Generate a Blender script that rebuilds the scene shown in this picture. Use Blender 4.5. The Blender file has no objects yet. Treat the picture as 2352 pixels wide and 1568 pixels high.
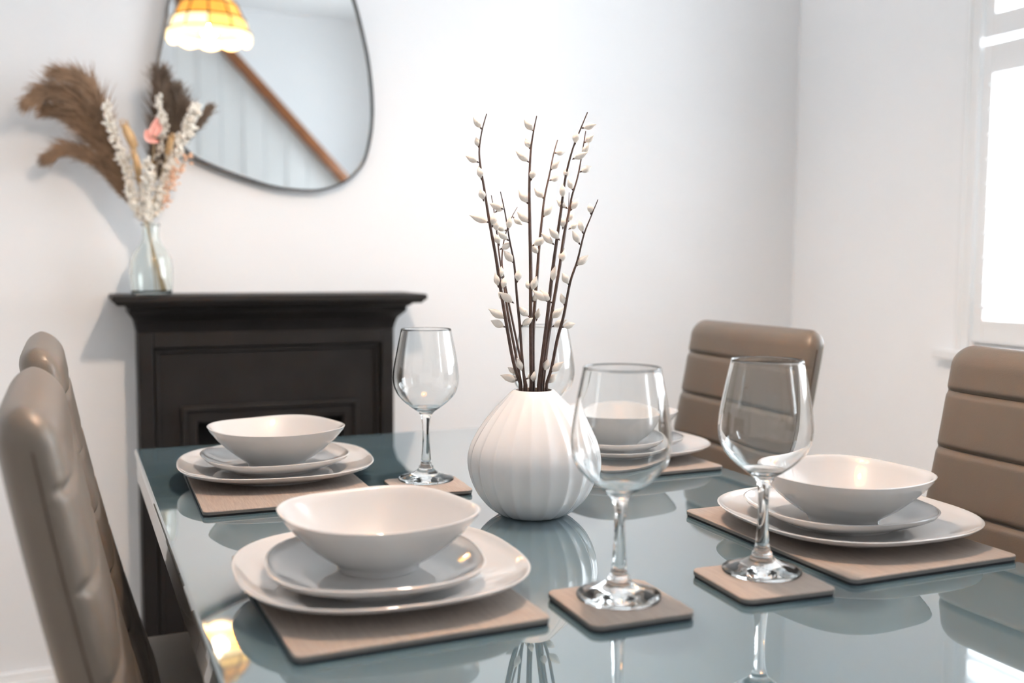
import bpy, bmesh, math, random
from mathutils import Vector, Matrix
random.seed(7)
PI = math.pi
SC = bpy.context.scene
COL = SC.collection
T = 0.755                     # height of the table top above the floor

# ------------------------------------------------------------------ camera
FPX = 2333.4
YAW, PITCH, ROLL = (math.radians(a) for a in (23.743, 4.537, 0.392))
CAM = Vector((0, 0, T + 0.306))
fwd = Vector((math.sin(YAW)*math.cos(PITCH), math.cos(YAW)*math.cos(PITCH), -math.sin(PITCH)))
rgt0 = Vector((math.cos(YAW), -math.sin(YAW), 0))
up0 = rgt0.cross(fwd)
rgt = math.cos(ROLL)*rgt0 + math.sin(ROLL)*up0
up = -math.sin(ROLL)*rgt0 + math.cos(ROLL)*up0
cd = bpy.data.cameras.new('camera')
cam = bpy.data.objects.new('camera', cd); COL.objects.link(cam)
m = Matrix((rgt, up, -fwd)).transposed().to_4x4(); m.translation = CAM
cam.matrix_world = m
cd.sensor_width = 36; cd.sensor_fit = 'HORIZONTAL'; cd.lens = FPX/2352*36
cd.clip_start = 0.02; cd.clip_end = 100
cd.dof.use_dof = True; cd.dof.focus_distance = 1.20; cd.dof.aperture_fstop = 3.2
SC.camera = cam
vs = SC.view_settings
SC.display_settings.display_device = 'sRGB'
vs.view_transform = 'Standard'; vs.look = 'None'; vs.gamma = 1; vs.use_curve_mapping = False
vs.exposure = 0.93
SC.cycles.diffuse_bounces = 8; SC.cycles.max_bounces = 16; SC.cycles.transmission_bounces = 14

# ------------------------------------------------------------------ sky and daylight
w = bpy.data.worlds.new('overcast_sky'); SC.world = w; w.use_nodes = True
bg = w.node_tree.nodes['Background']
bg.inputs[0].default_value = (0.88, 0.95, 1.0, 1); bg.inputs[1].default_value = 7.3
XR = 2.068                      # window wall
WINDOWS = [(0.42, 1.848, 0.865, 2.42), (-1.30, -0.74, 1.1, 2.2)]   # y0,y1,z0,z1; the second is unseen, added to light the staircase
def portal(name, loc, rot, sx, sy):
    l = bpy.data.lights.new(name, 'AREA'); l.shape = 'RECTANGLE'; l.size = sx; l.size_y = sy
    l.cycles.is_portal = True
    o = bpy.data.objects.new(name, l); COL.objects.link(o); o.location = loc; o.rotation_euler = rot
for (y0, y1, z0, z1) in WINDOWS:
    portal('window_daylight', (XR+0.13, (y0+y1)/2, (z0+z1)/2), (0, math.radians(90), 0), z1-z0, y1-y0)

# ------------------------------------------------------------------ materials
def mat(name, col, rough=0.5, metal=0.0, noise=0.0, nscale=30, bump=0.0, bscale=200, coat=0.0, ior=1.45, trans=0.0, emis=None, estr=0, stretch=None, spec=None):
    m = bpy.data.materials.new(name); m.use_nodes = True
    nt = m.node_tree; b = nt.nodes['Principled BSDF']
    b.inputs['Base Color'].default_value = (*col, 1); b.inputs['Roughness'].default_value = rough
    b.inputs['Metallic'].default_value = metal; b.inputs['IOR'].default_value = ior
    b.inputs['Coat Weight'].default_value = coat; b.inputs['Coat Roughness'].default_value = 0.02
    b.inputs['Transmission Weight'].default_value = trans
    if spec is not None: b.inputs['Specular IOR Level'].default_value = spec
    if emis: b.inputs['Emission Color'].default_value = (*emis, 1); b.inputs['Emission Strength'].default_value = estr
    tc = nt.nodes.new('ShaderNodeTexCoord'); src = tc.outputs['Object']
    if stretch:
        mp = nt.nodes.new('ShaderNodeMapping'); mp.inputs['Scale'].default_value = stretch
        nt.links.new(src, mp.inputs[0]); src = mp.outputs[0]
    if noise > 0:
        n = nt.nodes.new('ShaderNodeTexNoise'); n.inputs['Scale'].default_value = nscale; n.inputs['Detail'].default_value = 4
        r = nt.nodes.new('ShaderNodeValToRGB')
        r.color_ramp.elements[0].color = (*[max(0, c*(1-noise)) for c in col], 1)
        r.color_ramp.elements[1].color = (*[min(1, c*(1+noise)) for c in col], 1)
        r.color_ramp.elements[0].position = 0.3; r.color_ramp.elements[1].position = 0.7
        nt.links.new(src, n.inputs['Vector']); nt.links.new(n.outputs[0], r.inputs[0]); nt.links.new(r.outputs[0], b.inputs['Base Color'])
    if bump > 0:
        n2 = nt.nodes.new('ShaderNodeTexNoise'); n2.inputs['Scale'].default_value = bscale; n2.inputs['Detail'].default_value = 3
        bp = nt.nodes.new('ShaderNodeBump'); bp.inputs['Strength'].default_value = bump; bp.inputs['Distance'].default_value = 0.002
        nt.links.new(src, n2.inputs['Vector']); nt.links.new(n2.outputs[0], bp.inputs['Height']); nt.links.new(bp.outputs[0], b.inputs['Normal'])
    return m
M = {}
M['breast'] = mat('toned_down_white_emulsion', (0.77, 0.775, 0.787), 0.75, noise=0.012, nscale=2, bump=0.03, bscale=300)  # white emulsion darkened to offset the stronger light on these walls
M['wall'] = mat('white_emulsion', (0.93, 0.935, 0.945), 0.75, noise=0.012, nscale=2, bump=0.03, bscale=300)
M['ceiling'] = mat('ceiling_paint', (0.90, 0.905, 0.91), 0.85, noise=0.01, nscale=2)
M['trim'] = mat('white_gloss_paint', (0.88, 0.885, 0.89), 0.35, noise=0.01, nscale=4)
M['stair_paint'] = mat('pale_grey_stair_paint', (0.70, 0.71, 0.71), 0.5, noise=0.03, nscale=5)
M['floor'] = mat('pale_oak_floor', (0.66, 0.58, 0.51), 0.5, noise=0.12, nscale=6, stretch=(8, 1, 1))
M['tabletop'] = mat('grey_backed_glass', (0.105, 0.168, 0.20), 0.03, noise=0.02, nscale=2, coat=1.0, ior=2.2)
M['table_frame'] = mat('grey_gloss_lacquer', (0.22, 0.225, 0.23), 0.12, noise=0.03, nscale=3, coat=0.6)
M['porcelain'] = mat('white_porcelain', (0.55, 0.545, 0.542), 0.4, noise=0.008, nscale=5, coat=1.0)
M['vase'] = mat('white_glazed_ceramic', (0.72, 0.71, 0.71), 0.4, noise=0.01, nscale=6, coat=1.0)
M['vase_inside'] = mat('unglazed_vase_interior', (0.30, 0.22, 0.17), 0.7, noise=0.1, nscale=20)
M['board'] = mat('taupe_grained_laminate', (0.34, 0.285, 0.25), 0.6, noise=0.10, nscale=40, stretch=(12, 1, 1), bump=0.15, bscale=60)
M['board_edge'] = mat('grey_board_edge', (0.14, 0.135, 0.13), 0.6, noise=0.06, nscale=60)
M['board_base'] = mat('black_board_base', (0.018, 0.019, 0.022), 0.9, noise=0.2, nscale=90)  # near-black lowest layer of mats and coasters
M['leather'] = mat('taupe_leatherette', (0.142, 0.116, 0.094), 0.36, noise=0.04, nscale=8, bump=0.10, bscale=500)
M['thread'] = mat('brown_thread', (0.075, 0.05, 0.035), 0.7, noise=0.1, nscale=60)
M['chrome'] = mat('chrome', (0.72, 0.72, 0.73), 0.08, 1.0, noise=0.01, nscale=5)
M['iron'] = mat('black_painted_cast_iron', (0.012, 0.0108, 0.0108), 0.55, noise=0.3, nscale=9, bump=0.12, bscale=120, spec=0.3)
M['firebox'] = mat('black_firebox', (0.004, 0.004, 0.004), 0.9, noise=0.3, nscale=20)  # plain near-black for the plate behind the opening
M['mirror'] = mat('silvered_glass', (0.86, 0.90, 0.915), 0.005, 1.0, noise=0.004, nscale=2)
M['mirror_frame'] = mat('black_metal_frame', (0.10, 0.105, 0.115), 0.35, 0.6, noise=0.1, nscale=20)
M['twig'] = mat('brown_willow_bark', (0.072, 0.038, 0.028), 0.55, noise=0.3, nscale=120, bump=0.3, bscale=400)
M['catkin'] = mat('cream_willow_catkin', (0.80, 0.745, 0.68), 0.8, noise=0.07, nscale=90, bump=0.25, bscale=900)
M['rail'] = mat('varnished_brown_wood', (0.24, 0.082, 0.02), 0.35, noise=0.25, nscale=12, stretch=(1, 1, 10), coat=0.3)
M['pampas'] = mat('brown_pampas', (0.30, 0.195, 0.125), 0.85, noise=0.3, nscale=25)
M['pampas_dark'] = mat('dark_grey_brown_pampas', (0.17, 0.125, 0.095), 0.85, noise=0.3, nscale=25)
M['white_flower'] = mat('bleached_dried_flower', (0.80, 0.765, 0.70), 0.85, noise=0.1, nscale=60)
M['tan_flower'] = mat('tan_bunny_tail', (0.60, 0.41, 0.22), 0.85, noise=0.15, nscale=60)
M['pink_flower'] = mat('pink_dried_petal', (0.80, 0.42, 0.36), 0.8, noise=0.1, nscale=40)
M['peach_flower'] = mat('peach_dried_buds', (0.80, 0.52, 0.36), 0.85, noise=0.12, nscale=60)
M['stalk'] = mat('straw_stalk', (0.52, 0.40, 0.24), 0.7, noise=0.15, nscale=60)
M['brass'] = mat('aged_brass', (0.35, 0.21, 0.08), 0.3, 1.0, noise=0.1, nscale=20)
M['lead'] = mat('copper_foil_leading', (0.10, 0.05, 0.02), 0.5, 0.6, noise=0.2, nscale=50)
M['bulb'] = mat('lit_bulb', (1, 0.9, 0.75), 0.3, emis=(1.0, 0.84, 0.70), estr=470)
def glass(name, col=(1, 1, 1), ior=1.47, rough=0.0):
    m = bpy.data.materials.new(name); m.use_nodes = True; nt = m.node_tree
    nt.nodes.remove(nt.nodes['Principled BSDF'])
    g = nt.nodes.new('ShaderNodeBsdfGlass'); g.inputs['Color'].default_value = (*col, 1); g.inputs['IOR'].default_value = ior; g.inputs['Roughness'].default_value = rough
    nt.links.new(g.outputs[0], nt.nodes['Material Output'].inputs[0]); return m
M['glass'] = glass('clear_wine_glass', (0.985, 0.99, 0.99))
M['bottle'] = glass('pale_green_bottle_glass', (0.985, 0.998, 0.988))
def pane_mat():
    m = bpy.data.materials.new('window_glass'); m.use_nodes = True; nt = m.node_tree
    nt.nodes.remove(nt.nodes['Principled BSDF'])
    t = nt.nodes.new('ShaderNodeBsdfTransparent'); g = nt.nodes.new('ShaderNodeBsdfGlossy'); g.inputs['Roughness'].default_value = 0.01
    lw = nt.nodes.new('ShaderNodeLayerWeight'); pw = nt.nodes.new('ShaderNodeMath'); pw.operation = 'POWER'; pw.inputs[1].default_value = 5
    fr = nt.nodes.new('ShaderNodeMath'); fr.operation = 'MULTIPLY_ADD'; fr.inputs[1].default_value = 0.9; fr.inputs[2].default_value = 0.04
    nt.links.new(lw.outputs['Facing'], pw.inputs[0]); nt.links.new(pw.outputs[0], fr.inputs[0]); mx = nt.nodes.new('ShaderNodeMixShader')
    nt.links.new(fr.outputs[0], mx.inputs[0]); nt.links.new(t.outputs[0], mx.inputs[1]); nt.links.new(g.outputs[0], mx.inputs[2])
    nt.links.new(mx.outputs[0], nt.nodes['Material Output'].inputs[0]); return m
M['pane'] = pane_mat()
def shade_mat(name, c, s):
    return mat(name, tuple(min(1, k*0.7) for k in c), 0.25, noise=0.2, nscale=40, emis=c, estr=s)
M['pane_amber'] = shade_mat('lit_amber_glass', (1.0, 0.40, 0.05), 0.6)
M['pane_gold'] = shade_mat('lit_gold_glass', (1.0, 0.55, 0.13), 1.0)
M['pane_cream'] = shade_mat('lit_cream_glass', (1.0, 0.72, 0.36), 1.3)

# ------------------------------------------------------------------ helpers
class MB:
    def __init__(s): s.v = []; s.f = []
    def add(s, vs, fs):
        o = len(s.v); s.v += [tuple(p) for p in vs]; s.f += [tuple(i+o for i in f) for f in fs]; return s
    def box(s, x0, x1, y0, y1, z0, z1):
        return s.add([(x0,y0,z0),(x1,y0,z0),(x1,y1,z0),(x0,y1,z0),(x0,y0,z1),(x1,y0,z1),(x1,y1,z1),(x0,y1,z1)],
                     [(3,2,1,0),(4,5,6,7),(0,1,5,4),(1,2,6,5),(2,3,7,6),(3,0,4,7)])
    def rings(s, rs, closed=True, cap0=True, cap1=True):
        n = len(rs[0]); vs = [p for r in rs for p in r]; fs = []
        for i in range(len(rs)-1):
            for j in range(n if closed else n-1):
                k = (j+1) % n
                fs.append((i*n+j, i*n+k, (i+1)*n+k, (i+1)*n+j))
        if cap0: fs.append(tuple(reversed(range(n))))
        if cap1: fs.append(tuple((len(rs)-1)*n+j for j in range(n)))
        return s.add(vs, fs)
    def lathe(s, prof, n=48, mod=None, cap0=True, cap1=True, at=(0, 0, 0)):
        rs = []
        for (r, z) in prof:
            ring = []
            for j in range(n):
                a = 2*PI*j/n; rr = r*(mod(a, z) if mod else 1)
                ring.append((at[0]+rr*math.cos(a), at[1]+rr*math.sin(a), at[2]+z))
            rs.append(ring)
        return s.rings(rs, True, cap0, cap1)
    def tube(s, pts, rad, n=8, closed=False):
        pts = [Vector(p) for p in pts]; N = len(pts); rs = []
        prev = None
        for i, p in enumerate(pts):
            if closed: t = pts[(i+1) % N]-pts[i-1]
            else: t = pts[min(i+1, N-1)]-pts[max(i-1, 0)]
            t.normalize()
            if prev is None:
                a = Vector((0, 0, 1)) if abs(t.z) < 0.9 else Vector((1, 0, 0))
                u = t.cross(a).normalized()
            else:
                u = (prev - t*prev.dot(t)).normalized()
            prev = u; v = t.cross(u); r = rad(i/(N-1)) if callable(rad) else rad
            rs.append([tuple(p+r*(math.cos(2*PI*j/n)*u+math.sin(2*PI*j/n)*v)) for j in range(n)])
        if closed:
            rs.append(rs[0]); return s.rings(rs, True, False, False)
        return s.rings(rs)
    def ell(s, c, axis, L, R, nu=8, nv=6, pw=1.0):
        # spindle from c along axis, length L, max radius R
        axis = Vector(axis).normalized(); a = Vector((0, 0, 1)) if abs(axis.z) < 0.9 else Vector((1, 0, 0))
        u = axis.cross(a).normalized(); v = axis.cross(u); c = Vector(c); rs = []
        for i in range(nv+1):
            t = i/nv; r = R*math.sin(PI*min(max(t, 0.04), 0.97)**pw); p = c+axis*L*t
            rs.append([tuple(p+r*(math.cos(2*PI*j/nu)*u+math.sin(2*PI*j/nu)*v)) for j in range(nu)])
        return s.rings(rs)
    def build(s, name, material, parent=None, smooth=True, bevel=0, seg=2, angle=40, normals=True):
        me = bpy.data.meshes.new(name); me.from_pydata(s.v, [], s.f); me.update()
        if normals or bevel:
            bm = bmesh.new(); bm.from_mesh(me); bmesh.ops.remove_doubles(bm, verts=bm.verts, dist=1e-6) if normals else None
            bmesh.ops.recalc_face_normals(bm, faces=bm.faces)
            if bevel:
                es = [e for e in bm.edges if len(e.link_faces) == 2 and e.calc_face_angle(0) > math.radians(30)]
                bmesh.ops.bevel(bm, geom=es, offset=bevel, segments=seg, profile=0.5, affect='EDGES', clamp_overlap=True)
            bm.to_mesh(me); bm.free()
        if smooth and not (bevel and seg <= 3):
            me.polygons.foreach_set('use_smooth', [True]*len(me.polygons))
            try: me.set_sharp_from_angle(angle=math.radians(angle))
            except Exception: pass
        me.materials.append(material)
        o = bpy.data.objects.new(name, me); COL.objects.link(o)
        if parent: o.parent = parent
        return o
def tag(o, label=None, cat=None, group=None, kind=None):
    if label: o['label'] = label
    if cat: o['category'] = cat
    if group: o['group'] = group
    if kind: o['kind'] = kind
    return o
def empty(name, loc, rz=0, label=None, cat=None, group=None):
    o = bpy.data.objects.new(name, None); o.empty_display_size = 0.05; COL.objects.link(o)
    o.location = loc; o.rotation_euler = (0, 0, rz); return tag(o, label, cat, group)
def copy_tree(o, parent=None):
    c = o.copy(); COL.objects.link(c)
    if parent: c.parent = parent
    for ch in list(o.children): copy_tree(ch, c)
    return c
def struct(o): o['kind'] = 'structure'; return o
def ray(px, py): return (rgt*((px-1176)/FPX) + up*((784-py)/FPX) + fwd)
def onY(px, py, Y):
    d = ray(px, py); return CAM + d*((Y-CAM.y)/d.y)
def onDepth(px, py, D): return CAM + ray(px, py)*D
def catmull(pts, sub=6, closed=False):
    P = [Vector(p) for p in pts]; n = len(P); out = []
    rng = n if closed else n-1
    for i in range(rng):
        p0 = P[i-1] if (closed or i > 0) else P[0]; p1 = P[i]; p2 = P[(i+1) % n]
        p3 = P[(i+2) % n] if (closed or i+2 < n) else P[-1]
        for k in range(sub):
            t = k/sub
            out.append(0.5*((2*p1)+(p2-p0)*t+(2*p0-5*p1+4*p2-p3)*t*t+(3*p1-p0-3*p2+p3)*t*t*t))
    if not closed: out.append(P[-1])
    return out

# ------------------------------------------------------------------ room
YW, YA, XL, YB, ZC = 2.42, 2.54, -1.62, -1.85, 2.62     # chimney breast, alcove, left wall, rear wall, ceiling
XBL, XB = -0.34, 1.185                                   # chimney breast sides
struct(MB().box(XL-0.2, XR+0.3, YB-0.2, YA+0.2, -0.1, 0).build('floor', M['floor'], smooth=False))
struct(MB().box(XL-0.2, XR+0.3, YB-0.2, YA+0.2, ZC, ZC+0.1).build('ceiling', M['ceiling'], smooth=False))
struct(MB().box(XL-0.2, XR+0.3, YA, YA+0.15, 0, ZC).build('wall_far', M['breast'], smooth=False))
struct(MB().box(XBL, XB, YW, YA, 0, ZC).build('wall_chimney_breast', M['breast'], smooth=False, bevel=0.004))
struct(MB().box(XL-0.2, XR+0.3, YB-0.15, YB, 0, ZC).build('wall_rear', M['wall'], smooth=False))
def wall_with_windows(name, x0, x1, wins):
    b = MB(); y = YB
    for (y0, y1, z0, z1) in sorted(wins):
        b.box(x0, x1, y, y0, 0, ZC); b.box(x0, x1, y0, y1, 0, z0); b.box(x0, x1, y0, y1, z1, ZC); y = y1
    b.box(x0, x1, y, YA, 0, ZC)
    return struct(b.build(name, M['wall'], smooth=False, normals=False))
wall_with_windows('wall_right', XR, XR+0.26, WINDOWS)
wall_with_windows('wall_left', XL-0.2, XL, [])
def skirting(name, x0, x1, y0, y1):
    b = MB().box(x0, x1, y0, y1, 0, 0.135)
    if x1-x0 > y1-y0: b.box(x0, x1, y0+0.006, y1, 0.135, 0.155)
    else: b.box(x0+0.003, x1-0.003, y0, y1, 0.135, 0.155)
    return struct(b.build(name, M['trim'], smooth=False, normals=False))
skirting('baseboard_left', XBL, 0.125, YW-0.02, YW)
skirting('baseboard_chimney', 0.735, XB, YW-0.02, YW)
skirting('baseboard_alcove', XB, XR, YA-0.02, YA)
skirting('baseboard_right', XR-0.02, XR, YB, YA-0.02)
skirting('baseboard_far_left', XL, XBL, YA-0.02, YA)

def window(n, x, side, win):
    y0, y1, z0, z1 = win; s = side          # s=+1: outside is towards +x
    def bx(b, xa, xb, *r): return b.box(min(x+s*xa, x+s*xb), max(x+s*xa, x+s*xb), *r)
    fr = MB()
    for (a, c, d, e) in ((y0, y0+0.05, z0, z1), (y1-0.05, y1, z0, z1), (y0+0.05, y1-0.05, z1-0.05, z1), (y0+0.05, y1-0.05, z0, z0+0.06), (y0+0.05, y1-0.05, (z0+z1)/2-0.02, (z0+z1)/2+0.02)):
        bx(fr, 0.15, 0.20, a, c, d, e)
    f = struct(fr.build('window_%d' % n, M['trim'], smooth=False, normals=False))
    p = MB(); bx(p, 0.172, 0.176, y0+0.05, y1-0.05, z0+0.06, (z0+z1)/2-0.02); p.build('pane', M['pane'], f, smooth=False)
    p = MB(); bx(p, 0.172, 0.176, y0+0.05, y1-0.05, (z0+z1)/2+0.02, z1-0.05); p.build('pane', M['pane'], f, smooth=False)
    t = MB()
    for (a, c, d, e) in ((y0-0.038, y0, z0-0.02, z1+0.038), (y1, y1+0.038, z0-0.02, z1+0.038), (y0, y1, z1, z1+0.038)):
        bx(t, -0.018, 0.0, a, c, d, e)
        if c-a < 0.05: bx(t, -0.026, -0.018, a if a < y0 else c-0.012, a+0.012 if a < y0 else c, d, e)
    t.build('architrave', M['trim'], f, smooth=False, normals=False)
    t = MB(); bx(t, -0.045, 0.15, y0-0.09, y1+0.09, z0-0.045, z0-0.02); t.build('window_sill', M['trim'], f, bevel=0.004)
    t = MB(); bx(t, 0.0, 0.15, y0+0.001, y1-0.001, z0-0.004, z0+0.003); t.build('window_bed', M['trim'], f, smooth=False)
    return f
window(1, XR, 1, WINDOWS[0]); window(2, XR, 1, WINDOWS[1])  # the rear window is unseen, put in to brighten the stairs

# tier-on-tier plantation shutters inside window 1
def shutter(y0, y1, z0, z1, label):
    xs = XR+0.002; th = 0.026
    r = empty('window_shutter', (xs, (y0+y1)/2, z0), 0, label, 'shutter', 'white shutters in the window')
    hw = (y1-y0)/2; H = z1-z0; st = 0.030; rb = 0.056; rt = 0.072 if z1 < 1.8 else 0.056
    for a in (-hw, hw-st): MB().box(-th/2, th/2, a, a+st, 0, H).build('stile', M['trim'], r, bevel=0.002)
    for a, e in ((0, rb), (H-rt, H)): MB().box(-th/2, th/2, -hw+st, hw-st, a, e).build('rail', M['trim'], r, bevel=0.002)
    n = round((H-rb-rt)/0.062); p = (H-rb-rt)/n
    for i in range(n):
        b = MB(); rs = []
        for yy in (-hw+st+0.002, hw-st-0.002):
            rs.append([(0.03*math.cos(a), yy, 0.0045*math.sin(a)) for a in [2*PI*k/10 for k in range(10)]])
        b.rings(rs); o = b.build('louvre', M['trim'], r); o.location = (0, 0, rb+p*(i+0.5)); o.rotation_euler = (0, math.radians(8), 0)
    return r
y0, y1, z0, z1 = WINDOWS[0]; ym = (y0+y1)/2; zm = T+0.8425
shutter(ym+0.002, y1-0.004, z0+0.004, zm-0.0075, 'lower shutter panel with louvres nearest the far corner')
shutter(ym+0.002, y1-0.004, zm+0.0075, z1-0.004, 'upper shutter panel with louvres nearest the far corner')
shutter(y0+0.004, ym-0.002, z0+0.004, zm-0.0075, 'lower shutter panel with louvres on the side away from the far corner')
shutter(y0+0.004, ym-0.002, zm+0.0075, z1-0.004, 'upper shutter panel with louvres on the side away from the far corner')

# ------------------------------------------------------------------ staircase seen in the mirror
YS = -1.45
YV = 2*2.40 - YS                                # its mirror image stands this far away
ra, rb_ = onY(508, 100, YV), onY(790, 410, YV)
slope = (rb_.z-ra.z)/(rb_.x-ra.x)
zr = lambda x: ra.z+slope*(x-ra.x)
st = empty('staircase', (1.4, YS, 0), 0, 'white boarded staircase with brown wooden handrail, seen in the mirror', 'staircase')
loc = lambda x, y, z: (x-1.4, y-YS, z)
xa = ra.x+(2.585-ra.z)/slope; xb = 2.16
b = MB(); k = 0.035/math.cos(math.atan(slope)); hw = 0.03
b.rings([[loc(x, YS+dy, zr(x)+dz*k) for dy, dz in ((-hw, -0.8), (hw, -0.8), (hw*1.05, 0.2), (hw*0.6, 0.9), (-hw*0.6, 0.9), (-hw*1.05, 0.2))] for x in (xa, xb)])
b.build('handrail', M['rail'], st, bevel=0.003)
x = xa+0.0; i = 0
while x < xb-0.02:
    x2 = min(x+0.128, xb); yy = YS-0.035+(0.006 if i % 2 else 0)
    b = MB(); zz0 = 0
    vs_ = [loc(x, yy, 0), loc(x2-0.006, yy, 0), loc(x2-0.006, yy, zr(x2-0.006)-0.02), loc(x, yy, zr(x)-0.02)]
    b.rings([vs_, [(p[0], p[1]-0.02, p[2]) for p in vs_]]); b.build('board', M['stair_paint'], st, smooth=False)
    x = x2; i += 1
MB().box(xb-0.01-1.4, xb+0.07-1.4, -0.05, 0.04, 0, zr(xb)+0.16).build('newel_post', M['trim'], st, bevel=0.006)

# ------------------------------------------------------------------ fireplace
fp = empty('fireplace', (0.4285, YW, 0), 0, 'black cast iron fireplace with moulded mantel shelf against the white wall', 'fireplace')
FX, FY = 0.4285, YW
def fl(levels):      # loft of rectangles: (half width, y front, z)
    b = MB(); b.rings([[(-h, y-FY, z), (h, y-FY, z), (h, 0, z), (-h, 0, z)] for h, y, z in levels]); return b
Zs = T+0.228
fl([(0.331, 2.251, Zs-0.021), (0.337, 2.245, Zs-0.014), (0.341, 2.240, Zs-0.012), (0.341, 2.240, Zs-0.002), (0.339, 2.242, Zs)]).build('mantel_shelf', M['iron'], fp, smooth=False)
fl([(0.2875, 2.330, Zs-0.085), (0.290, 2.327, Zs-0.072), (0.293, 2.318, Zs-0.058), (0.301, 2.300, Zs-0.047), (0.306, 2.290, Zs-0.040), (0.306, 2.286, Zs-0.030), (0.312, 2.272, Zs-0.026), (0.315, 2.266, Zs-0.0205)]).build('cornice', M['iron'], fp, smooth=True, angle=25)
zt = Zs-0.085
def fb(x0, x1, y0, y1, z0, z1): return MB().box(x0-FX, x1-FX, y0-FY, y1-FY, z0, z1)
fb(0.141, 0.172, 2.328, YW, 0, zt).build('pilaster', M['iron'], fp, bevel=0.003)
fb(0.685, 0.716, 2.328, YW, 0, zt).build('pilaster', M['iron'], fp, bevel=0.003)
fb(0.172, 0.685, 2.328, 2.36, zt-0.032, zt).build('frieze', M['iron'], fp, bevel=0.002)
op = (0.263, 0.595, T-0.062)
b = MB()
for r in ((0.172, op[0], 2.345, 2.365, 0.19, zt-0.032), (op[1], 0.685, 2.345, 2.365, 0.19, zt-0.032), (op[0], op[1], 2.345, 2.365, op[2], zt-0.032)):
    b.box(r[0]-FX, r[1]-FX, r[2]-FY, r[3]-FY, r[4], r[5])
b.build('front_panel', M['iron'], fp, smooth=False, normals=False)
def arch(name, x0, x1, z1, z0, wd, y0, y1, bev=0.0025):
    b = MB()
    out = [(x0, z0), (x0, z1), (x1, z1), (x1, z0)]; inn = [(x0+wd, z0), (x0+wd, z1-wd), (x1-wd, z1-wd), (x1-wd, z0)]
    vs_ = [(p[0]-FX, y0-FY, p[1]) for p in out]+[(p[0]-FX, y0-FY, p[1]) for p in inn]+[(p[0]-FX, y1-FY, p[1]) for p in out]+[(p[0]-FX, y1-FY, p[1]) for p in inn]
    fs = []
    for i in range(3):
        fs += [(i, i+1, 5+i, 4+i), (8+i, 12+i, 13+i, 9+i), (i, 8+i, 9+i, i+1), (4+i, 5+i, 13+i, 12+i)]
    fs += [(0, 4, 12, 8), (3, 11, 15, 7)]
    b.add(vs_, fs); return b.build(name, M['iron'], fp, bevel=bev)
arch('panel_bead', 0.174, 0.683, zt-0.034, 0.19, 0.010, 2.337, 2.346)
arch('opening_moulding', 0.229, 0.631, T-0.023, 0.19, 0.011, 2.332, 2.346)
arch('opening_moulding', 0.240, 0.620, T-0.034, 0.19, 0.023, 2.339, 2.347)
b = MB(); b.box(op[0]-0.03-FX, op[1]+0.03-FX, 2.405-FY, 2.415-FY, 0.0, op[2]+0.03); b.build('fireback', M['firebox'], fp, smooth=False)
fb(op[0], op[1], 2.335, 2.405, 0.175, 0.19).build('grate_rail', M['iron'], fp, bevel=0.003)
for i in range(9):
    xx = op[0]+0.02+i*(op[1]-op[0]-0.04)/8
    fb(xx-0.005, xx+0.005, 2.345, 2.355, 0.19, 0.27).build('grate_bar', M['iron'], fp, bevel=0.001)
fb(op[0], op[1], 2.345, 2.352, 0.27, 0.28).build('grate_rail', M['iron'], fp, bevel=0.002)
fb(0.172, 0.685, 2.345, 2.36, 0.02, 0.175).build('ash_cover', M['iron'], fp, bevel=0.002)
fb(0.172, 0.685, 2.325, 2.36, 0.175, 0.19).build('lower_rail', M['iron'], fp, bevel=0.003)
fb(0.172, 0.685, 2.33, 2.40, 0.0, 0.02).build('base_plinth', M['iron'], fp, bevel=0.003)

# ------------------------------------------------------------------ mirror
px_out = [(390, 0), (384, 44), (369, 117), (362, 160), (362, 215), (376, 275), (402, 321), (434, 348), (457, 364), (516, 390), (575, 411), (633, 428), (701, 436),
          (745, 433), (786, 419), (815, 396), (836, 367), (849, 317), (854, 264), (852, 205), (843, 132), (827, 59), (811, 0), (785, -75), (742, -160), (668, -222),
          (580, -232), (492, -190), (430, -110)]
out = catmull([onY(px, py, 2.40) for px, py in px_out], 4, True)
mc = sum((p for p in out), Vector())/len(out)
mr = empty('wall_mirror', (mc.x, YW, mc.z), 0, 'pebble shaped wall mirror with thin black frame above the mantel', 'mirror')
N = len(out)
def off(i, d):
    t = (out[(i+1) % N]-out[i-1]); nrm = Vector((-t.z, 0, t.x)).normalized()
    if nrm.dot(out[i]-mc) < 0: nrm = -nrm
    return out[i]+nrm*d
b = MB()
b.rings([[(p.x-mc.x, 2.4005-YW, p.z-mc.z) for p in [off(i, -0.002) for i in range(N)]], [(p.x-mc.x, -0.001, p.z-mc.z) for p in [off(i, -0.002) for i in range(N)]]])
b.build('mirror_glass', M['mirror'], mr, smooth=False)
b = MB(); rs = []
for i in list(range(N))+[0]:
    a, c = off(i, -0.0012), off(i, 0.0036)
    rs.append([(a.x-mc.x, 2.393-YW, a.z-mc.z), (c.x-mc.x, 2.393-YW, c.z-mc.z), (c.x-mc.x, 0, c.z-mc.z), (a.x-mc.x, 0, a.z-mc.z)])
b.rings(rs, True, False, False); b.build('mirror_frame', M['mirror_frame'], mr, smooth=True, angle=30)

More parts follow.
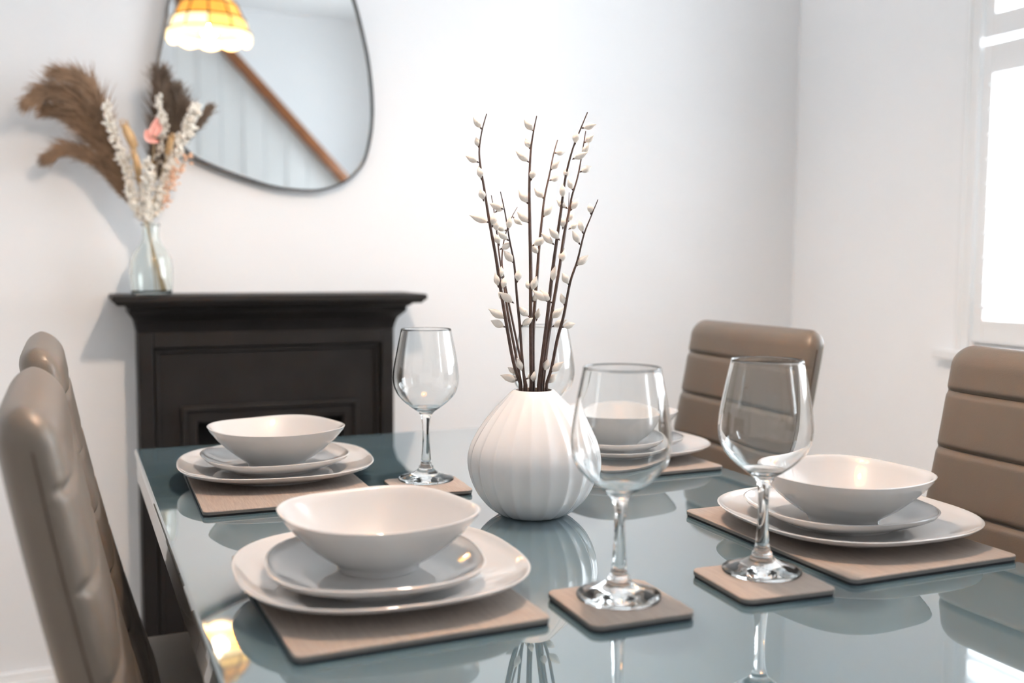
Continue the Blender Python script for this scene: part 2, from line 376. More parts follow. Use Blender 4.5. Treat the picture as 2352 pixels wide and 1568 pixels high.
# ------------------------------------------------------------------ pendant lamp (seen in the mirror and the table top)
LX, LY, LZ = 0.48, 1.09, T+1.054
pl = empty('pendant_lamp', (LX, LY, LZ), 0, 'lit amber stained glass pendant lamp hanging over the table, seen in the mirror', 'lamp')
SH = [(0.142, 0.030), (0.124, 0.075), (0.098, 0.125), (0.062, 0.165), (0.026, 0.185)]       # r, z of the shade's seams
NS = 11
shade = MB()
for r, z in SH: shade.tube([(r*math.cos(2*PI*j/56), r*math.sin(2*PI*j/56), z) for j in range(56)], 0.0032, 6, True)
for j in range(NS):
    a = 2*PI*j/NS
    shade.tube([(r*math.cos(a), r*math.sin(a), z) for r, z in SH], 0.0032, 6)
shade = shade.build('lamp_shade', M['lead'], pl)
def lamp_pane(r0, z0, r1, z1, a0, a1, m_, scallop=False):
    b = MB(); rs = []; n = 4; g = 0.012
    for rr, zz, in ((r0, z0), (r1, z1)):
        rs.append([(rr*math.cos(a0+g+(a1-a0-2*g)*k/n), rr*math.sin(a0+g+(a1-a0-2*g)*k/n), zz - (0.012*math.sin(PI*k/n) if scallop and zz == z0 else 0)) for k in range(n+1)])
    top = rs[0]+rs[1][::-1]
    inn = [(p[0]*0.975, p[1]*0.975, p[2]-0.0005) for p in top]
    b.rings([top, inn]); return b.build('glass_pane', m_, shade, smooth=False)
for j in range(NS):
    a0, a1 = 2*PI*j/NS, 2*PI*(j+1)/NS
    for i in range(4):
        m_ = random.choice([M['pane_amber'], M['pane_gold'], M['pane_gold'], M['pane_cream']]) if i else random.choice([M['pane_gold'], M['pane_cream']])
        if i == 3: m_ = M['pane_amber']
        lamp_pane(*SH[i], *SH[i+1], a0, a1, m_)
    lamp_pane(0.145, 0.010, 0.1425, 0.030, a0, a1, M['pane_cream'], True)
MB().lathe([(0.026, 0.182), (0.028, 0.186), (0.02, 0.2), (0.008, 0.21), (0.006, 0.23)], 20).build('cap', M['brass'], pl)
MB().lathe([(0.002, 0.0), (0.02, 0.006), (0.03, 0.022), (0.031, 0.035), (0.026, 0.055), (0.015, 0.075), (0.013, 0.09)], 20, at=(0, 0, 0.016)).build('bulb', M['bulb'], pl)
MB().lathe([(0.0145, 0.0), (0.016, 0.004), (0.016, 0.07), (0.01, 0.082)], 16, at=(0, 0, 0.103)).build('bulb_holder', M['brass'], pl)
zc = ZC-LZ
n = 0; z = 0.225
while z < zc-0.05:
    b = MB(); a = PI/2*(n % 2)
    pts = [(0.007*math.cos(t)*math.cos(a), 0.007*math.cos(t)*math.sin(a), z+0.012+0.013*math.sin(t)) for t in [2*PI*k/12 for k in range(12)]]
    b.tube(pts, 0.0014, 5, True).build('chain_link', M['brass'], pl); z += 0.0215; n += 1
MB().lathe([(0.01, zc-0.05), (0.035, zc-0.035), (0.05, zc-0.012), (0.05, zc)], 24).build('ceiling_rose', M['brass'], pl)

# ------------------------------------------------------------------ dining table
TX0, TX1, TY0, TY1 = 0.095, 0.897, 0.43, 1.722
TC = ((TX0+TX1)/2, (TY0+TY1)/2)
tb = empty('dining_table', (*TC, 0), 0, 'grey gloss glass topped dining table set for four', 'table')
hx, hy = (TX1-TX0)/2, (TY1-TY0)/2
MB().box(-hx, hx, -hy, hy, T-0.010, T).build('glass_top', M['tabletop'], tb, bevel=0.0035, seg=2, angle=25)
b = MB(); b.box(-hx+0.003, hx-0.003, -hy+0.003, hy-0.003, T-0.048, T-0.0105); b.build('table_frame', M['table_frame'], tb, bevel=0.002)
for yy in (-hy+0.02, hy-0.05): MB().box(-0.24, 0.24, yy, yy+0.03, 0, T-0.048).build('leg_panel', M['table_frame'], tb, bevel=0.004)
MB().box(-0.03, 0.03, -hy+0.05, hy-0.05, T-0.12, T-0.048).build('stretcher', M['table_frame'], tb, bevel=0.004)

# ------------------------------------------------------------------ mats and coasters
def board(name, w_, d_, rc):
    r = empty(name, (0, 0, 0))
    def slab(w2, d2, z0, z1, rr, mt, nm, bev):
        ring = []
        for (cx_, cy_, a0) in ((w2-rr, d2-rr, 0), (-w2+rr, d2-rr, PI/2), (-w2+rr, -d2+rr, PI), (w2-rr, -d2+rr, 1.5*PI)):
            for k in range(7): ring.append((cx_+rr*math.cos(a0+PI/2*k/6), cy_+rr*math.sin(a0+PI/2*k/6)))
        lv = [(0, z0), (0, z1)] if not bev else [(0, z0), (0, z1-0.0009), (0.0003, z1-0.0003), (0.0010, z1)]
        b = MB(); b.rings([[(x*(1-i/w2), y*(1-i/d2), z) for x, y in ring] for i, z in lv]); return b.build(nm, mt, r, angle=35)
    slab(w_/2-0.001, d_/2-0.001, 0, 0.0027, rc-0.001, M['board_base'], 'bottom_layer', False)
    slab(w_/2, d_/2, 0.0027, 0.0059, rc, M['board_edge'], 'board_core', False)
    slab(w_/2, d_/2, 0.0059, 0.0072, rc, M['board'], 'top_layer', True)
    return r
BH = 0.0072
mat0 = board('place_mat', 0.2176, 0.2925, 0.008)
MATS = [(0.2576, 0.8938, 0.9, 'taupe place mat nearest the camera, under the front left place setting'),
        (0.255, 1.372, -1.4, 'taupe place mat at the far left corner of the table'),
        (0.787, 0.8765, -0.6, 'taupe place mat on the right, by the chair cut off by the picture edge'),
        (0.773, 1.372, 0.5, 'taupe place mat at the far right corner, behind the vase')]
for i, (x, y, a, lb) in enumerate(MATS):
    o = mat0 if i == 0 else copy_tree(mat0)
    o.location = (x, y, T); o.rotation_euler = (0, 0, math.radians(a)); tag(o, lb, 'place mat', 'place mats on the dining table')
co0 = board('coaster', 0.0995, 0.0995, 0.010)
COS = [(0.4415, 0.7645, -1.4, 'taupe square coaster under the wine glass closest to the camera'),
       (0.5995, 0.7685, -3.9, 'taupe square coaster under the wine glass in front of the right place setting'),
       (0.4375, 1.272, -4.0, 'taupe square coaster left of the vase, under the far left glass'),
       (0.6325, 1.315, 2.0, 'taupe square coaster hidden behind the vase')]
for i, (x, y, a, lb) in enumerate(COS):
    o = co0 if i == 0 else copy_tree(co0)
    o.location = (x, y, T); o.rotation_euler = (0, 0, math.radians(a)); tag(o, lb, 'coaster', 'coasters on the dining table')

# ------------------------------------------------------------------ porcelain
def sq(a, n): return 1.0/((abs(math.cos(a))**n+abs(math.sin(a))**n)**(1.0/n))
def dish(name, prof, nn=2.6, N_=96, sag=0.0):
    # prof: (r as share of the rim, z); footed parts stay round, rim parts are squared; rim corners rise by sag
    b = MB(); R_ = prof[0][2]
    rs = []
    for (r, z, R_) in prof:
        t = min(1.0, max(0.0, (r/R_-0.45)/0.45)); ring = []
        for j in range(N_):
            a = 2*PI*j/N_; k = 1+t*(sq(a, nn)-1)
            ring.append((r*k*math.cos(a), r*k*math.sin(a), z - sag*t*t*math.cos(4*a)))
        rs.append(ring)
    b.rings(rs); return b.build(name, M['porcelain'], None, angle=60)
def plate_prof(R, h, foot):
    th = 0.0035
    p = [(0.001, 0.003), (foot-0.006, 0.003), (foot-0.0045, 0), (foot, 0), (foot+0.002, 0.0038)]
    p += [(foot+(R-foot)*t, 0.003+(h-0.006)*t**1.5) for t in (0.25, 0.5, 0.75, 0.93)]
    p += [(R-0.0008, h-0.0016), (R, h-0.0006), (R-0.0008, h), (R-0.002, h)]
    p += [(foot+(R-foot)*t, 0.0066+(h-0.0072)*t**1.6) for t in (0.92, 0.75, 0.5, 0.28, 0.1)]
    p += [(foot*0.9, 0.0066), (foot*0.5, 0.0064), (0.001, 0.0064)]
    return [(r, z, R) for r, z in p]
def bowl_prof(R, h, foot):
    p = [(0.001, 0.003), (foot-0.006, 0.003), (foot-0.0045, 0), (foot, 0), (foot+0.001, 0.004)]
    o = [(foot+(R-foot)*t, 0.004+(h-0.006)*(1-(1-t)**1.0)**1.0*(0.35*t+0.65*t*t)/1.0) for t in ()]
    ts = [0.1, 0.22, 0.36, 0.5, 0.64, 0.78, 0.9, 0.97]
    f = lambda t: 0.005+(h-0.007)*(0.55*t+0.45*t**2.2)
    p += [(foot+(R-foot)*t, f(t)) for t in ts]
    p += [(R-0.0006, h-0.0014), (R, h-0.0005), (R-0.0008, h), (R-0.0022, h-0.0002)]
    p += [(foot+(R-foot)*t-0.0036, f(t)+0.0018) for t in ts[::-1]]
    p += [(foot*0.85, 0.0062), (foot*0.4, 0.0058), (0.001, 0.0058)]
    return [(r, z, R) for r, z in p]
dinner0 = dish('dinner_plate', plate_prof(0.1325, 0.0215, 0.080), sag=0.0002)
side0 = dish('side_plate', plate_prof(0.0985, 0.0225, 0.060), sag=0.0002)
bowl0 = dish('bowl', bowl_prof(0.0885, 0.0555, 0.038), sag=0.0006)
SET = [((0.262, 0.896), (0.254, 0.884), (0.262, 0.902), (-2, -10, 10), 'front left setting, closest to the camera'),
       ((0.264, 1.416), (0.264, 1.424), (0.264, 1.412), (-6, 6, 14), 'far left setting before the fireplace'),
       ((0.802, 0.883), (0.795, 0.886), (0.789, 0.872), (-3, -6, 6), 'right setting beside the cropped chair'),
       ((0.787, 1.375), (0.786, 1.380), (0.784, 1.376), (5, 9, 11), 'far right setting behind the vase')]
zs_ = (T+BH, T+BH+0.0067, T+BH+0.0067+0.0067)
for i, (a, b_, c, rot, where) in enumerate(SET):
    for k, (src, pos, lab, cat) in enumerate(((dinner0, a, 'large white squarish dinner plate of the ', 'plate'), (side0, b_, 'smaller white squarish plate of the ', 'plate'), (bowl0, c, 'white squarish bowl topping the ', 'bowl'))):
        o = src if i == 0 else src.copy()
        if i: COL.objects.link(o)
        o.location = (pos[0], pos[1], zs_[k]); o.rotation_euler = (0, 0, math.radians(rot[k]))
        tag(o, lab+where, cat, ('dinner plates', 'side plates', 'cereal bowls')[k]+' on the dining table')

# ------------------------------------------------------------------ wine glasses
def wine_glass():
    r = empty('wine_glass', (0, 0, 0))
    outer = [(0.0075, 0.0885), (0.0115, 0.0935), (0.0185, 0.0985), (0.0300, 0.1075), (0.0385, 0.117), (0.0428, 0.126), (0.0446, 0.136), (0.0447, 0.144), (0.0435, 0.156), (0.0408, 0.172), (0.0372, 0.190), (0.0342, 0.2045)]
    o2 = [tuple(p) for p in catmull([Vector((a, 0, z)) for a, z in outer], 4)]
    outp = [(p[0], p[2]) for p in o2]
    inn = []
    for i, (a, z) in enumerate(outp):
        j0, j1 = max(0, i-1), min(len(outp)-1, i+1)
        dx, dz = outp[j1][0]-outp[j0][0], outp[j1][1]-outp[j0][1]; L = math.hypot(dx, dz)
        th = 0.0011
        inn.append((a-th*dz/L, z+th*dx/L))
    inn = [p for p in inn if p[1] > 0.0985]
    prof = outp + [(0.0343, 0.2058), (0.0338, 0.2064), (0.0333, 0.2058)] + inn[::-1] + [(0.009, 0.0975), (0.004, 0.0968), (0.0004, 0.0966)]
    stem = [(0.0374, 0.0), (0.0380, 0.0012), (0.0376, 0.0030), (0.030, 0.0052), (0.020, 0.0085), (0.0135, 0.0125), (0.0105, 0.0155), (0.0098, 0.0175), (0.0100, 0.0185), (0.0078, 0.0205), (0.0068, 0.027), (0.0058, 0.038), (0.0050, 0.052), (0.0048, 0.064), (0.0053, 0.075), (0.0062, 0.083)]
    full = [(0.0004, 0.001), (0.030, 0.0008)] + stem + prof
    b = MB(); b.lathe(full, 64); b.build('glass_body', M['glass'], r, angle=70)
    return r
g0 = wine_glass()
GL = [(0.447, 0.775, 'clear wine glass closest to the camera, standing right of the front left setting'),
      (0.613, 0.787, 'clear wine glass in front of the right hand bowl and plates'),
      (0.446, 1.303, 'clear wine glass left of the vase, before the fireplace edge'),
      (0.630, 1.318, 'clear wine glass mostly hidden behind the vase and willow stems')]
for i, (x, y, lb) in enumerate(GL):
    o = g0 if i == 0 else copy_tree(g0)
    o.location = (x, y, T+BH); o.rotation_euler = (0, 0, i*0.7); tag(o, lb, 'wine glass', 'wine glasses on the dining table')

# ------------------------------------------------------------------ ribbed vase with pussy willow
VX, VY = 0.513, 1.100
vz = empty('ribbed_vase', (VX, VY, T), 0, 'white ribbed bulbous ceramic vase holding pussy willow at the table centre', 'vase')
pr = [(0.030, 0.0), (0.036, 0.0006), (0.042, 0.003), (0.052, 0.010), (0.0625, 0.021), (0.0705, 0.035), (0.0758, 0.050), (0.0780, 0.064), (0.0772, 0.076), (0.0738, 0.088), (0.0665, 0.102), (0.0570, 0.116), (0.0465, 0.129), (0.0365, 0.140), (0.0295, 0.1475), (0.0255, 0.1512), (0.0235, 0.1522), (0.0215, 0.1518)]
pc = [(p[0], p[2]) for p in catmull([Vector((a, 0, z)) for a, z in pr], 3)]
NR = 22
def rib(a, z):
    e = 0.042*min(1, max(0, (0.1495-z)/0.02))*min(1, (z+0.004)/0.01)
    s_ = abs(math.sin(NR*a/2+0.4))
    return 1+e*(0.6-math.sqrt(s_*s_+0.012))
b = MB(); b.lathe(pc, NR*14, rib, True, False); b.build('vase_body', M['vase'], vz, angle=80)
b = MB(); b.lathe([(0.0215, 0.1517), (0.0205, 0.148), (0.028, 0.140), (0.045, 0.122), (0.062, 0.095), (0.068, 0.065), (0.055, 0.02), (0.03, 0.006), (0.001, 0.006)], 48, None, False, True); b.build('vase_interior', M['vase_inside'], vz)

# stems: points along the stem in a crop of the photograph's plane through the vase, tip first; catkins as base -> tip
CR = lambda p: (1040+0.4211*p[0], 240+0.4211*p[1])
STEMS = [
 ([(185,50),(160,140),(145,240),(150,330),(170,450),(200,640),(235,830),(262,1010),(290,1180),(330,1400),(352,1520)], 0.00,
  [(160,138,118,78),(145,240,130,190),(145,318,82,285),(158,415,145,345),(170,530,155,472),(200,645,110,610),(215,672,224,608),(255,772,240,725),(262,955,264,893),(250,1000,235,935),(262,1015,284,950),(290,1170,208,1122),(290,1216,220,1183),(355,1505,275,1480)],
  'brown willow stem with white catkins, tallest on the left side of the bunch', 0.30),
 ([(210,495),(225,580),(240,700),(255,830),(275,950),(292,1080),(312,1200),(345,1370),(368,1525)], 0.018,
  [(230,590,262,560),(242,700,232,640),(292,1075,262,1040),(362,1470,312,1440)],
  'short thin willow stem just right of the tall leftmost one', 0.24),
 ([(260,475),(285,590),(310,740),(335,870),(350,1050),(365,1200),(378,1380),(392,1525)], -0.012,
  [(278,572,218,546),(300,690,312,622),(308,745,255,700),(255,792,312,760),(335,868,288,808),(350,975,360,910),(335,1085,268,1033),(422,1162,370,1115),(368,1212,424,1172),(385,1462,356,1395)],
  'medium willow stem left of centre, its tip level with the mirror bottom', 0.25),
 ([(352,560),(322,615),(290,700),(272,790),(270,890),(295,1030),(330,1200),(372,1400),(402,1530)], 0.022,
  [(325,610,366,645),(296,690,264,676),(375,1490,300,1500),(395,1500,432,1478)],
  'faint thin willow stem crossing behind, bending right at its tip', 0.2),
 ([(458,62),(440,150),(425,260),(418,430),(420,640),(425,900),(425,1150),(428,1520)], 0.004,
  [(445,150,398,92),(425,248,404,203),(418,318,358,265),(425,418,441,360),(412,545,368,478),(420,650,360,592),(432,772,497,732),(425,1020,413,982),(428,1022,452,953),(430,1080,462,1038),(430,1525,442,1470)],
  'tall upright willow stem in the middle of the bunch', 0.32),
 ([(572,193),(550,270),(530,370),(500,510),(485,640),(470,790),(460,930),(445,1120),(438,1300),(440,1525)], 0.024,
  [(550,266,574,262),(530,362,577,312),(525,416,567,400),(500,517,456,468),(490,617,537,558),(470,822,438,776),(455,1182,462,1148)],
  'willow stem right of the central one, leaning slightly right', 0.3),
 ([(735,42),(690,150),(655,240),(625,350),(608,440),(590,580),(570,720),(545,900),(525,1080),(505,1250),(485,1400),(468,1530)], -0.010,
  [(700,130,768,112),(665,224,676,158),(650,300,718,268),(612,412,621,366),(600,520,600,448),(628,570,578,530),(585,742,538,688),(555,767,495,712),(540,975,556,897),(520,1077,448,1022),(545,1087,488,1022),(500,1462,516,1398)],
  'tall thick willow stem on the right with the topmost catkins', 0.32),
 ([(725,145),(705,270),(680,400),(650,500),(635,580),(605,720),(585,870),(555,1050),(530,1200),(505,1350),(482,1530)], 0.010,
  [(715,212,747,185),(705,282,737,223),(690,370,747,342),(657,472,634,418),(640,582,682,518),(600,682,604,618),(585,872,606,798),(530,1172,592,1118),(540,1212,612,1178),(505,1525,558,1478)],
  'willow stem leaning beside the tall thick one on the right', 0.3),
 ([(635,480),(628,600),(612,720),(590,860),(560,1020),(540,1170),(515,1340),(495,1530)], 0.026,
  [(625,645,655,590),(630,682,672,655)],
  'fine willow twig behind the two tall right hand stems', 0.2),
 ([(792,518),(750,620),(715,710),(680,850),(640,970),(605,1150),(570,1280),(540,1430),(512,1520)], -0.004,
  [(755,605,750,558),(712,707,694,643),(695,767,658,698),(670,884,732,828),(635,987,604,928),(612,1102,594,1042),(590,1217,652,1198),(530,1462,592,1413)],
  'shorter willow stem splayed farthest to the right', 0.28),
]
DV = (Vector((VX, VY, T+0.15))-CAM).dot(fwd)
for pts, dz, cats, lb, rad in STEMS:
    n = len(pts)
    D = lambda k: DV + dz*(2.2*(1-k/(n-1))+0.35)
    P = [onDepth(*CR(p), D(i)) for i, p in enumerate(pts)]
    base = P[-1]; neck = Vector((VX, VY, base.z)); d_ = base-neck; d_.z = 0
    if d_.length > 0.0165: base += -d_*(1-0.0165/d_.length); P[-1] = base
    foot = Vector((VX, VY, T+0.010)) + (base-neck).normalized()*0.012 if (base-neck).length > 1e-4 else Vector((VX, VY, T+0.01))
    foot.z = T+0.012
    chain = catmull(P, 5)+[base.lerp(foot, 0.5), foot]
    root = empty('willow_stem', tuple(foot), 0, lb, 'stem', 'pussy willow stems in the vase')
    rr = 0.0021*rad/0.3
    b = MB(); b.tube([p-foot for p in chain], lambda t: rr*(0.28+0.72*min(1, t*1.5)), 7); b.build('twig', M['twig'], root)
    def depth_at(y):
        for i in range(n-1):
            if pts[i][1] <= y <= pts[i+1][1]: return D(i+(y-pts[i][1])/(pts[i+1][1]-pts[i][1]))
        return D(n-1) if y > pts[-1][1] else D(0)
    for (x0, y0_, x1, y1_) in cats:
        dd = depth_at(y0_); s_ = random.uniform(-0.005, 0.005)
        a = onDepth(*CR((x0, y0_)), dd); c = onDepth(*CR((x1, y1_)), dd+s_)
        ax = c-a; L = max(ax.length, 0.0125)*random.uniform(0.97, 1.08); c_ = a+ax.normalized()*0.003
        k = MB().ell((0, 0, 0), ax, L, 0.0041*random.uniform(0.9, 1.1)*(L/0.0145)**0.4, 10, 9, 0.82).build('catkin', M['catkin'], root)
        k.location = c_-foot
        b = MB(); b.ell((0, 0, 0), ax, 0.006, 0.0012, 6, 4); q = b.build('bud_scale', M['twig'], root); q.location = a-foot

# ------------------------------------------------------------------ bottle of dried grasses on the mantel
BX, BY, BZ = 0.172, 2.330, Zs
bt = empty('glass_bottle', (BX, BY, BZ), 0, 'clear pale green glass bottle holding dried grasses on the mantel shelf', 'bottle')
of = [(0.036, 0.0), (0.0405, 0.002), (0.0425, 0.008), (0.0440, 0.03), (0.0440, 0.055), (0.0415, 0.076), (0.0320, 0.096), (0.0215, 0.110), (0.0175, 0.122), (0.0175, 0.146), (0.0195, 0.148), (0.0195, 0.152), (0.0175, 0.153)]
inn = [(a-0.0022, z) for a, z in of[3:10]][::-1]
MB().lathe([(0.001, 0.002)]+of+[(0.0155, 0.150)]+inn+[(0.0395, 0.010), (0.034, 0.006), (0.001, 0.007)], 48).build('bottle_body', M['bottle'], bt)
C2 = lambda p: (60+0.351*p[0], 150+0.351*p[1])
def gpath(pts, bow=0.0):
    P = []
    n = len(pts)
    for i, p in enumerate(pts): P.append(onY(*C2(p), BY - bow*(1-i/(n-1))**1.2))
    neck = P[-1]
    neck = Vector((BX+max(-0.009, min(0.009, neck.x-BX)), BY+random.uniform(-0.008, 0.008), BZ+0.153))
    P[-1] = neck
    foot = Vector((BX-(neck.x-BX)*2.6+random.uniform(-0.006, 0.006), BY-(neck.y-BY)*1.5, BZ+0.010))
    return catmull(P, 6), foot
def grass(name, pts, bow, label, cat, fill, stalk=M['stalk'], rs=0.0011):
    ch, foot = gpath(pts, bow)
    root = empty(name, tuple(foot), 0, label, cat, 'dried grasses in the glass bottle')
    b = MB(); b.tube([p-foot for p in ch+[foot]], rs, 6); b.build('stalk', stalk, root)
    fill(root, [p-foot for p in ch]); return root
def along(ch, t):
    f_ = t*(len(ch)-1); i = min(int(f_), len(ch)-2); return ch[i].lerp(ch[i+1], f_-i), (ch[i]-ch[i+1]).normalized()
def plume(mt, upto=0.72, n=1100, L0=0.05, spread=0.35, side=None, droop=0.3):
    spread *= 2.1; L0 *= 1.2; n = int(n*1.3)
    def fill(root, ch):
        b = MB()
        for _ in range(n):
            t = random.random()**0.85*upto; p, tg = along(ch, t)
            env = math.sin(PI*min(1, (t/upto)*0.85+0.12))
            d = Vector((random.gauss(0, 1), random.gauss(0, 1)*0.8, random.gauss(0, 1))).normalized()
            if side: d = (d+Vector(side)*0.7).normalized()
            L = L0*random.uniform(0.5, 1.1)*(0.45+0.55*env)
            q0 = p; dir_ = (tg+d*spread*random.uniform(0.3, 1.0)).normalized(); wv = dir_.cross(Vector((random.random()-.5, 1, random.random()-.5))).normalized()*0.0011
            vs_ = []; cur = q0.copy()
            for k in range(4):
                ww = wv*(1-k/3.6); vs_ += [cur-ww, cur+ww]; cur = cur+dir_*(L/3); dir_ = (dir_+Vector((0, 0, -droop*0.3))).normalized()
            b.add(vs_, [(0, 1, 3, 2), (2, 3, 5, 4), (4, 5, 7, 6)])
        o = b.build('plume', mt, root, smooth=False, normals=False); o['kind'] = 'stuff'
    return fill
def spike(mt, upto=0.8, n=170, R=0.009, size=0.0042):
    def fill(root, ch):
        b = MB()
        for _ in range(n):
            t = random.random()*upto; p, tg = along(ch, t)
            d = Vector((random.gauss(0, 1), random.gauss(0, 1), random.gauss(0, 1))).normalized()
            k = 1.25*R*random.random()*(0.55+0.45*math.sin(PI*(0.15+0.8*t/upto)))
            b.ell(p+d*k, d+tg*0.6, size*random.uniform(1.5, 2.8), size*0.75, 6, 4)
        b.build('flower_spike', mt, root)
    return fill
def head(mt, R=0.008, upto=0.4):
    def fill(root, ch):
        b = MB(); pts = [along(ch, upto*k/10)[0] for k in range(11)]
        b.tube(pts, lambda t: R*(0.12+math.sin(PI*min(0.97, 0.06+0.9*t))), 10)
        for _ in range(160):
            t = random.random()*upto; p, tg = along(ch, t); d = Vector((random.gauss(0, 1), random.gauss(0, 1), random.gauss(0, 1))).normalized()
            b.ell(p+d*R*0.7, d*0.6+tg, 0.008, 0.0008, 4, 3)
        b.build('seed_head', mt, root)
    return fill
grass('pampas_grass', [(245,60),(380,120),(470,240),(520,380),(570,540),(650,790),(745,1000)], 0.03, 'brown pampas plume, topmost of those arching left', 'dried grass', plume(M['pampas'], 0.82, 1800, 0.055, 0.34, (-0.6, 0, -0.2)))
grass('pampas_grass', [(40,212),(180,165),(320,225),(440,350),(550,540),(655,800),(745,1000)], 0.0, 'brown pampas plume with the tip reaching farthest left', 'dried grass', plume(M['pampas'], 0.84, 2200, 0.055, 0.38, (0.1, 0, -0.9)))
grass('pampas_grass', [(170,285),(300,330),(430,460),(540,610),(660,830),(745,1000)], -0.02, 'brown pampas plume in the middle of those arching left', 'dried grass', plume(M['pampas'], 0.84, 1900, 0.05, 0.34, (0.1, 0, -0.6)))
grass('pampas_grass', [(165,592),(290,552),(420,600),(540,700),(650,850),(745,1000)], -0.03, 'brown pampas plume hanging lowest on the left', 'dried grass', plume(M['pampas'], 0.88, 1700, 0.045, 0.30, (0.2, 0, -0.5)))
grass('pampas_grass', [(880,90),(882,200),(866,350),(840,560),(810,800),(785,1000)], 0.03, 'dark pampas plume standing upright over the mirror edge', 'dried grass', plume(M['pampas_dark'], 0.75, 1500, 0.05, 0.36))
grass('pampas_grass', [(985,190),(1000,300),(965,430),(890,640),(825,830),(785,1000)], 0.025, 'dark pampas plume leaning right in front of the mirror', 'dried grass', plume(M['pampas_dark'], 0.72, 1500, 0.045, 0.42))
grass('pampas_grass', [(1185,305),(1110,400),(1010,540),(910,770),(840,890),(785,1000)], 0.01, 'thin dark plume reaching farthest right across the mirror', 'dried grass', plume(M['pampas_dark'], 0.45, 420, 0.035, 0.25))
grass('dried_flower_stem', [(515,255),(560,420),(620,580),(670,720),(690,860),(730,940),(770,1005)], 0.045, 'white dried flower stem along the left pampas plumes', 'dried flower', spike(M['white_flower'], 0.93, 330, 0.0075, 0.0046))
grass('dried_flower_stem', [(868,215),(885,350),(900,440),(870,580),(815,780),(785,1005)], 0.045, 'white dried flower stem inside the dark upright plume', 'dried flower', spike(M['white_flower'], 0.85, 170, 0.006, 0.0044))
grass('dried_flower_stem', [(1105,285),(1060,400),(975,560),(925,720),(870,880),(800,1005)], 0.045, 'broad white dried flower stem leaning right over the mirror', 'dried flower', spike(M['white_flower'], 0.95, 460, 0.0095, 0.0055))
grass('dried_flower_stem', [(800,640),(792,760),(782,880),(775,1005)], 0.06, 'short white dried flower stem upright at the bouquet centre', 'dried flower', spike(M['white_flower'], 0.95, 190, 0.007, 0.0046))
grass('bunny_tail_grass', [(640,385),(690,490),(715,600),(735,800),(775,1005)], 0.05, 'tan elongated grass head left of the bouquet centre', 'dried grass', head(M['tan_flower'], 0.0095, 0.42))
grass('bunny_tail_grass', [(700,560),(725,640),(740,740),(755,860),(775,1005)], 0.045, 'tan grass head low in the bouquet beside the white stem', 'dried grass', head(M['tan_flower'], 0.007, 0.6))
grass('bunny_tail_grass', [(950,470),(930,560),(890,700),(840,860),(790,1005)], 0.06, 'yellow tan grass head right of the pink petals', 'dried grass', head(M['tan_flower'], 0.006, 0.3))
grass('dried_flower_stem', [(1065,585),(1000,680),(940,800),(890,920),(800,1005)], 0.05, 'peach budded dried stem lowest on the right of the bouquet', 'dried flower', spike(M['peach_flower'], 0.75, 80, 0.010, 0.0042))
def petals(root, ch):
    p, tg = along(ch, 0.02)
    for (a, c, e) in (((860,345),(830,420),(800,470)), ((790,420),(800,480),(870,500)), ((845,380),(870,410),(840,470))):
        pts = catmull([onY(*C2(q), BY-0.055)-root.location for q in (a, c, e)], 6)
        b = MB(); rs = []
        for i, q in enumerate(pts):
            t = i/(len(pts)-1); wd = 0.010*math.sin(PI*(0.12+0.8*t)); tn = (pts[min(i+1, len(pts)-1)]-pts[max(0, i-1)]).normalized(); sd = tn.cross(Vector((0, 1, 0))).normalized()
            rs.append([q-sd*wd*0.7, q+Vector((0, 0.004, 0)), q+sd*wd*0.7, q+Vector((0, 0.0055, 0))])
        b.rings(rs); b.build('petal', M['pink_flower'], root)
grass('pink_dried_flower', [(840,450),(835,560),(815,760),(785,1005)], 0.055, 'pink curled dried flower in the middle of the bouquet', 'dried flower', petals)

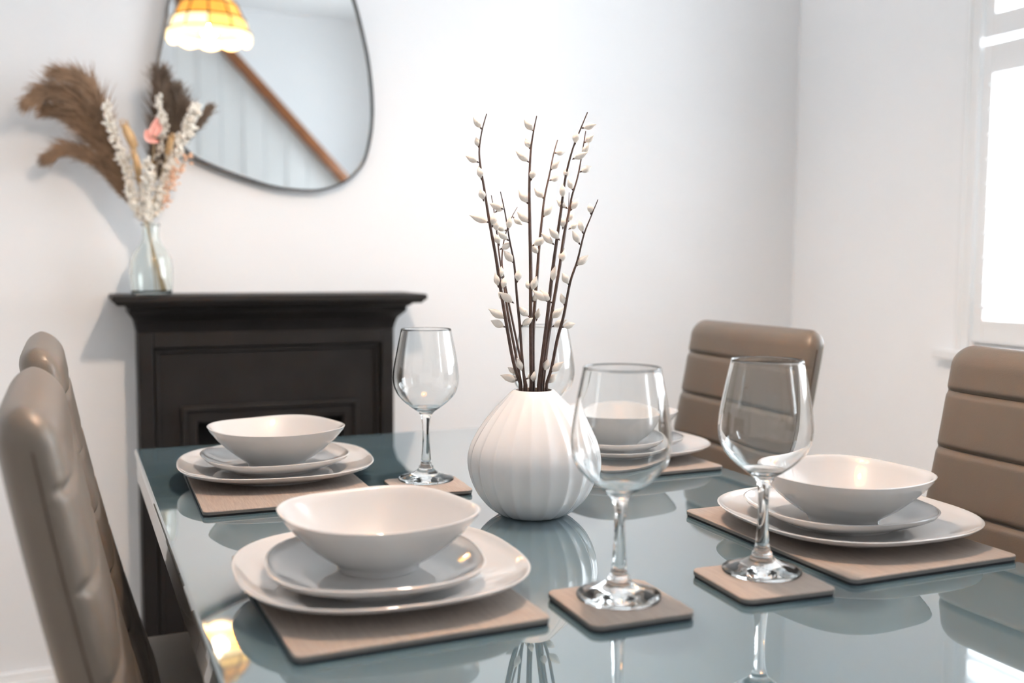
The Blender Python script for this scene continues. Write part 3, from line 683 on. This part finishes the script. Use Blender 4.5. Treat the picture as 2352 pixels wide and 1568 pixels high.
# ------------------------------------------------------------------ dining chairs
CH, CW, CT = 0.955, 0.338, 0.051         # height, back width, back thickness
def back_x(z):                            # centre line of the back, sitter faces +x, 0 at the top
    s_ = (CH-z); return 0.165*s_ + 0.15*s_*s_
SEAMS = [CH-0.060-0.0735*i for i in range(7)]
def make_chair():
    r = empty('dining_chair', (0, 0, 0))
    b = MB(); rs = []; zb = 0.44; n = 190
    zsamp = sorted(set([zb+(CH-zb)*i/n for i in range(n+1)]+[CH-0.022*(1-math.cos(PI/2*i/8)) for i in range(9)]))
    ends = []
    for z in zsamp:
        d = CH-z; R = 0.028
        k = math.sqrt(max(0.0, 1-(1-min(d, R)/R)**2)) if d < R else 1.0
        hw = CW/2; rc = 0.026
        if d < rc: hw = CW/2-rc+math.sqrt(max(0, rc*rc-(rc-d)**2))
        t = max(0.0012, CT/2*k); g = 0
        for s_ in SEAMS: g = max(g, math.exp(-((z-s_)/0.0035)**2))
        x = back_x(z); ring = []; m_ = 36; ps = 0
        tf = t*(1-0.24*g)
        for j in range(m_):
            a = 2*PI*j/m_; ca, sa = math.cos(a), math.sin(a); e = 0.5
            # superellipse in plan with straighter faces
            yy = hw*math.copysign(abs(sa)**0.32, sa); xx = math.copysign(abs(ca)**0.62, ca)
            xx = xx*(tf if ca > 0 else t)
            bulge = 0.0
            ring.append((x+xx, yy*(1-0.0), z))
        rs.append(ring)
    b.rings(rs); b.build('backrest', M['leather'], r, angle=60)
    for s_ in SEAMS[:6]:
        b = MB(); pts = []
        for j in range(21):
            yy = -CW/2*0.985+CW*0.985*j/20; u = min(1, abs(yy)/(CW/2)); xx = (CT/2)*0.76*max(0, 1-u**(2/0.32))**0.31
            pts.append((back_x(s_)+xx-0.0004, yy, s_))
        b.tube(pts, 0.0008, 5); b.build('seam', M['thread'], r)
    for sg in (-1, 1):
        b = MB(); pts = []
        for j in range(40):
            z = 0.46+(CH-0.03-0.46)*j/39; pts.append((back_x(z)+0.002, sg*(CW/2+0.0002), z))
        b.tube(pts, 0.0009, 5); b.build('side_seam', M['thread'], r)
    xs = back_x(0.455)
    b = MB(); b.box(xs-0.01, xs+0.40, -0.205, 0.205, 0.405, 0.465); b.build('seat', M['leather'], r, bevel=0.018, seg=4)
    for (xx, yy) in ((xs+0.02, -0.175), (xs+0.02, 0.175), (xs+0.37, -0.175), (xs+0.37, 0.175)):
        b = MB(); q = 0.011; sx = -0.035 if xx < xs+0.1 else 0.02
        b.rings([[(xx+sx+dx*q, yy+dy*q, 0.0) for dx, dy in ((-1,-1),(1,-1),(1,1),(-1,1))], [(xx+dx*q*1.3, yy+dy*q*1.3, 0.406) for dx, dy in ((-1,-1),(1,-1),(1,1),(-1,1))]])
        b.build('leg', M['chrome'], r, bevel=0.002)
    return r
ch0 = make_chair()
CHAIRS = [(-0.031, 0.947, 0, 1.0, 'taupe channelled dining chair closest to the camera, seen edge on at the left'),
          (-0.033, 1.470, 0, 1.0, 'taupe dining chair behind the closest one, on the fireplace side of the left edge'),
          (1.085, 1.43, 180, 1.0, 'taupe channelled dining chair at the far right of the table, before the bare wall'),
          (1.085, 0.822, 180, 1.0, 'taupe channelled dining chair cut off by the right picture edge below the window')]
for i, (x, y, a, sz, lb) in enumerate(CHAIRS):
    o = ch0 if i == 0 else copy_tree(ch0)
    o.location = (x, y, 0); o.rotation_euler = (0, 0, math.radians(a)); o.scale = (1, 1, sz); tag(o, lb, 'chair', 'dining chairs around the table')
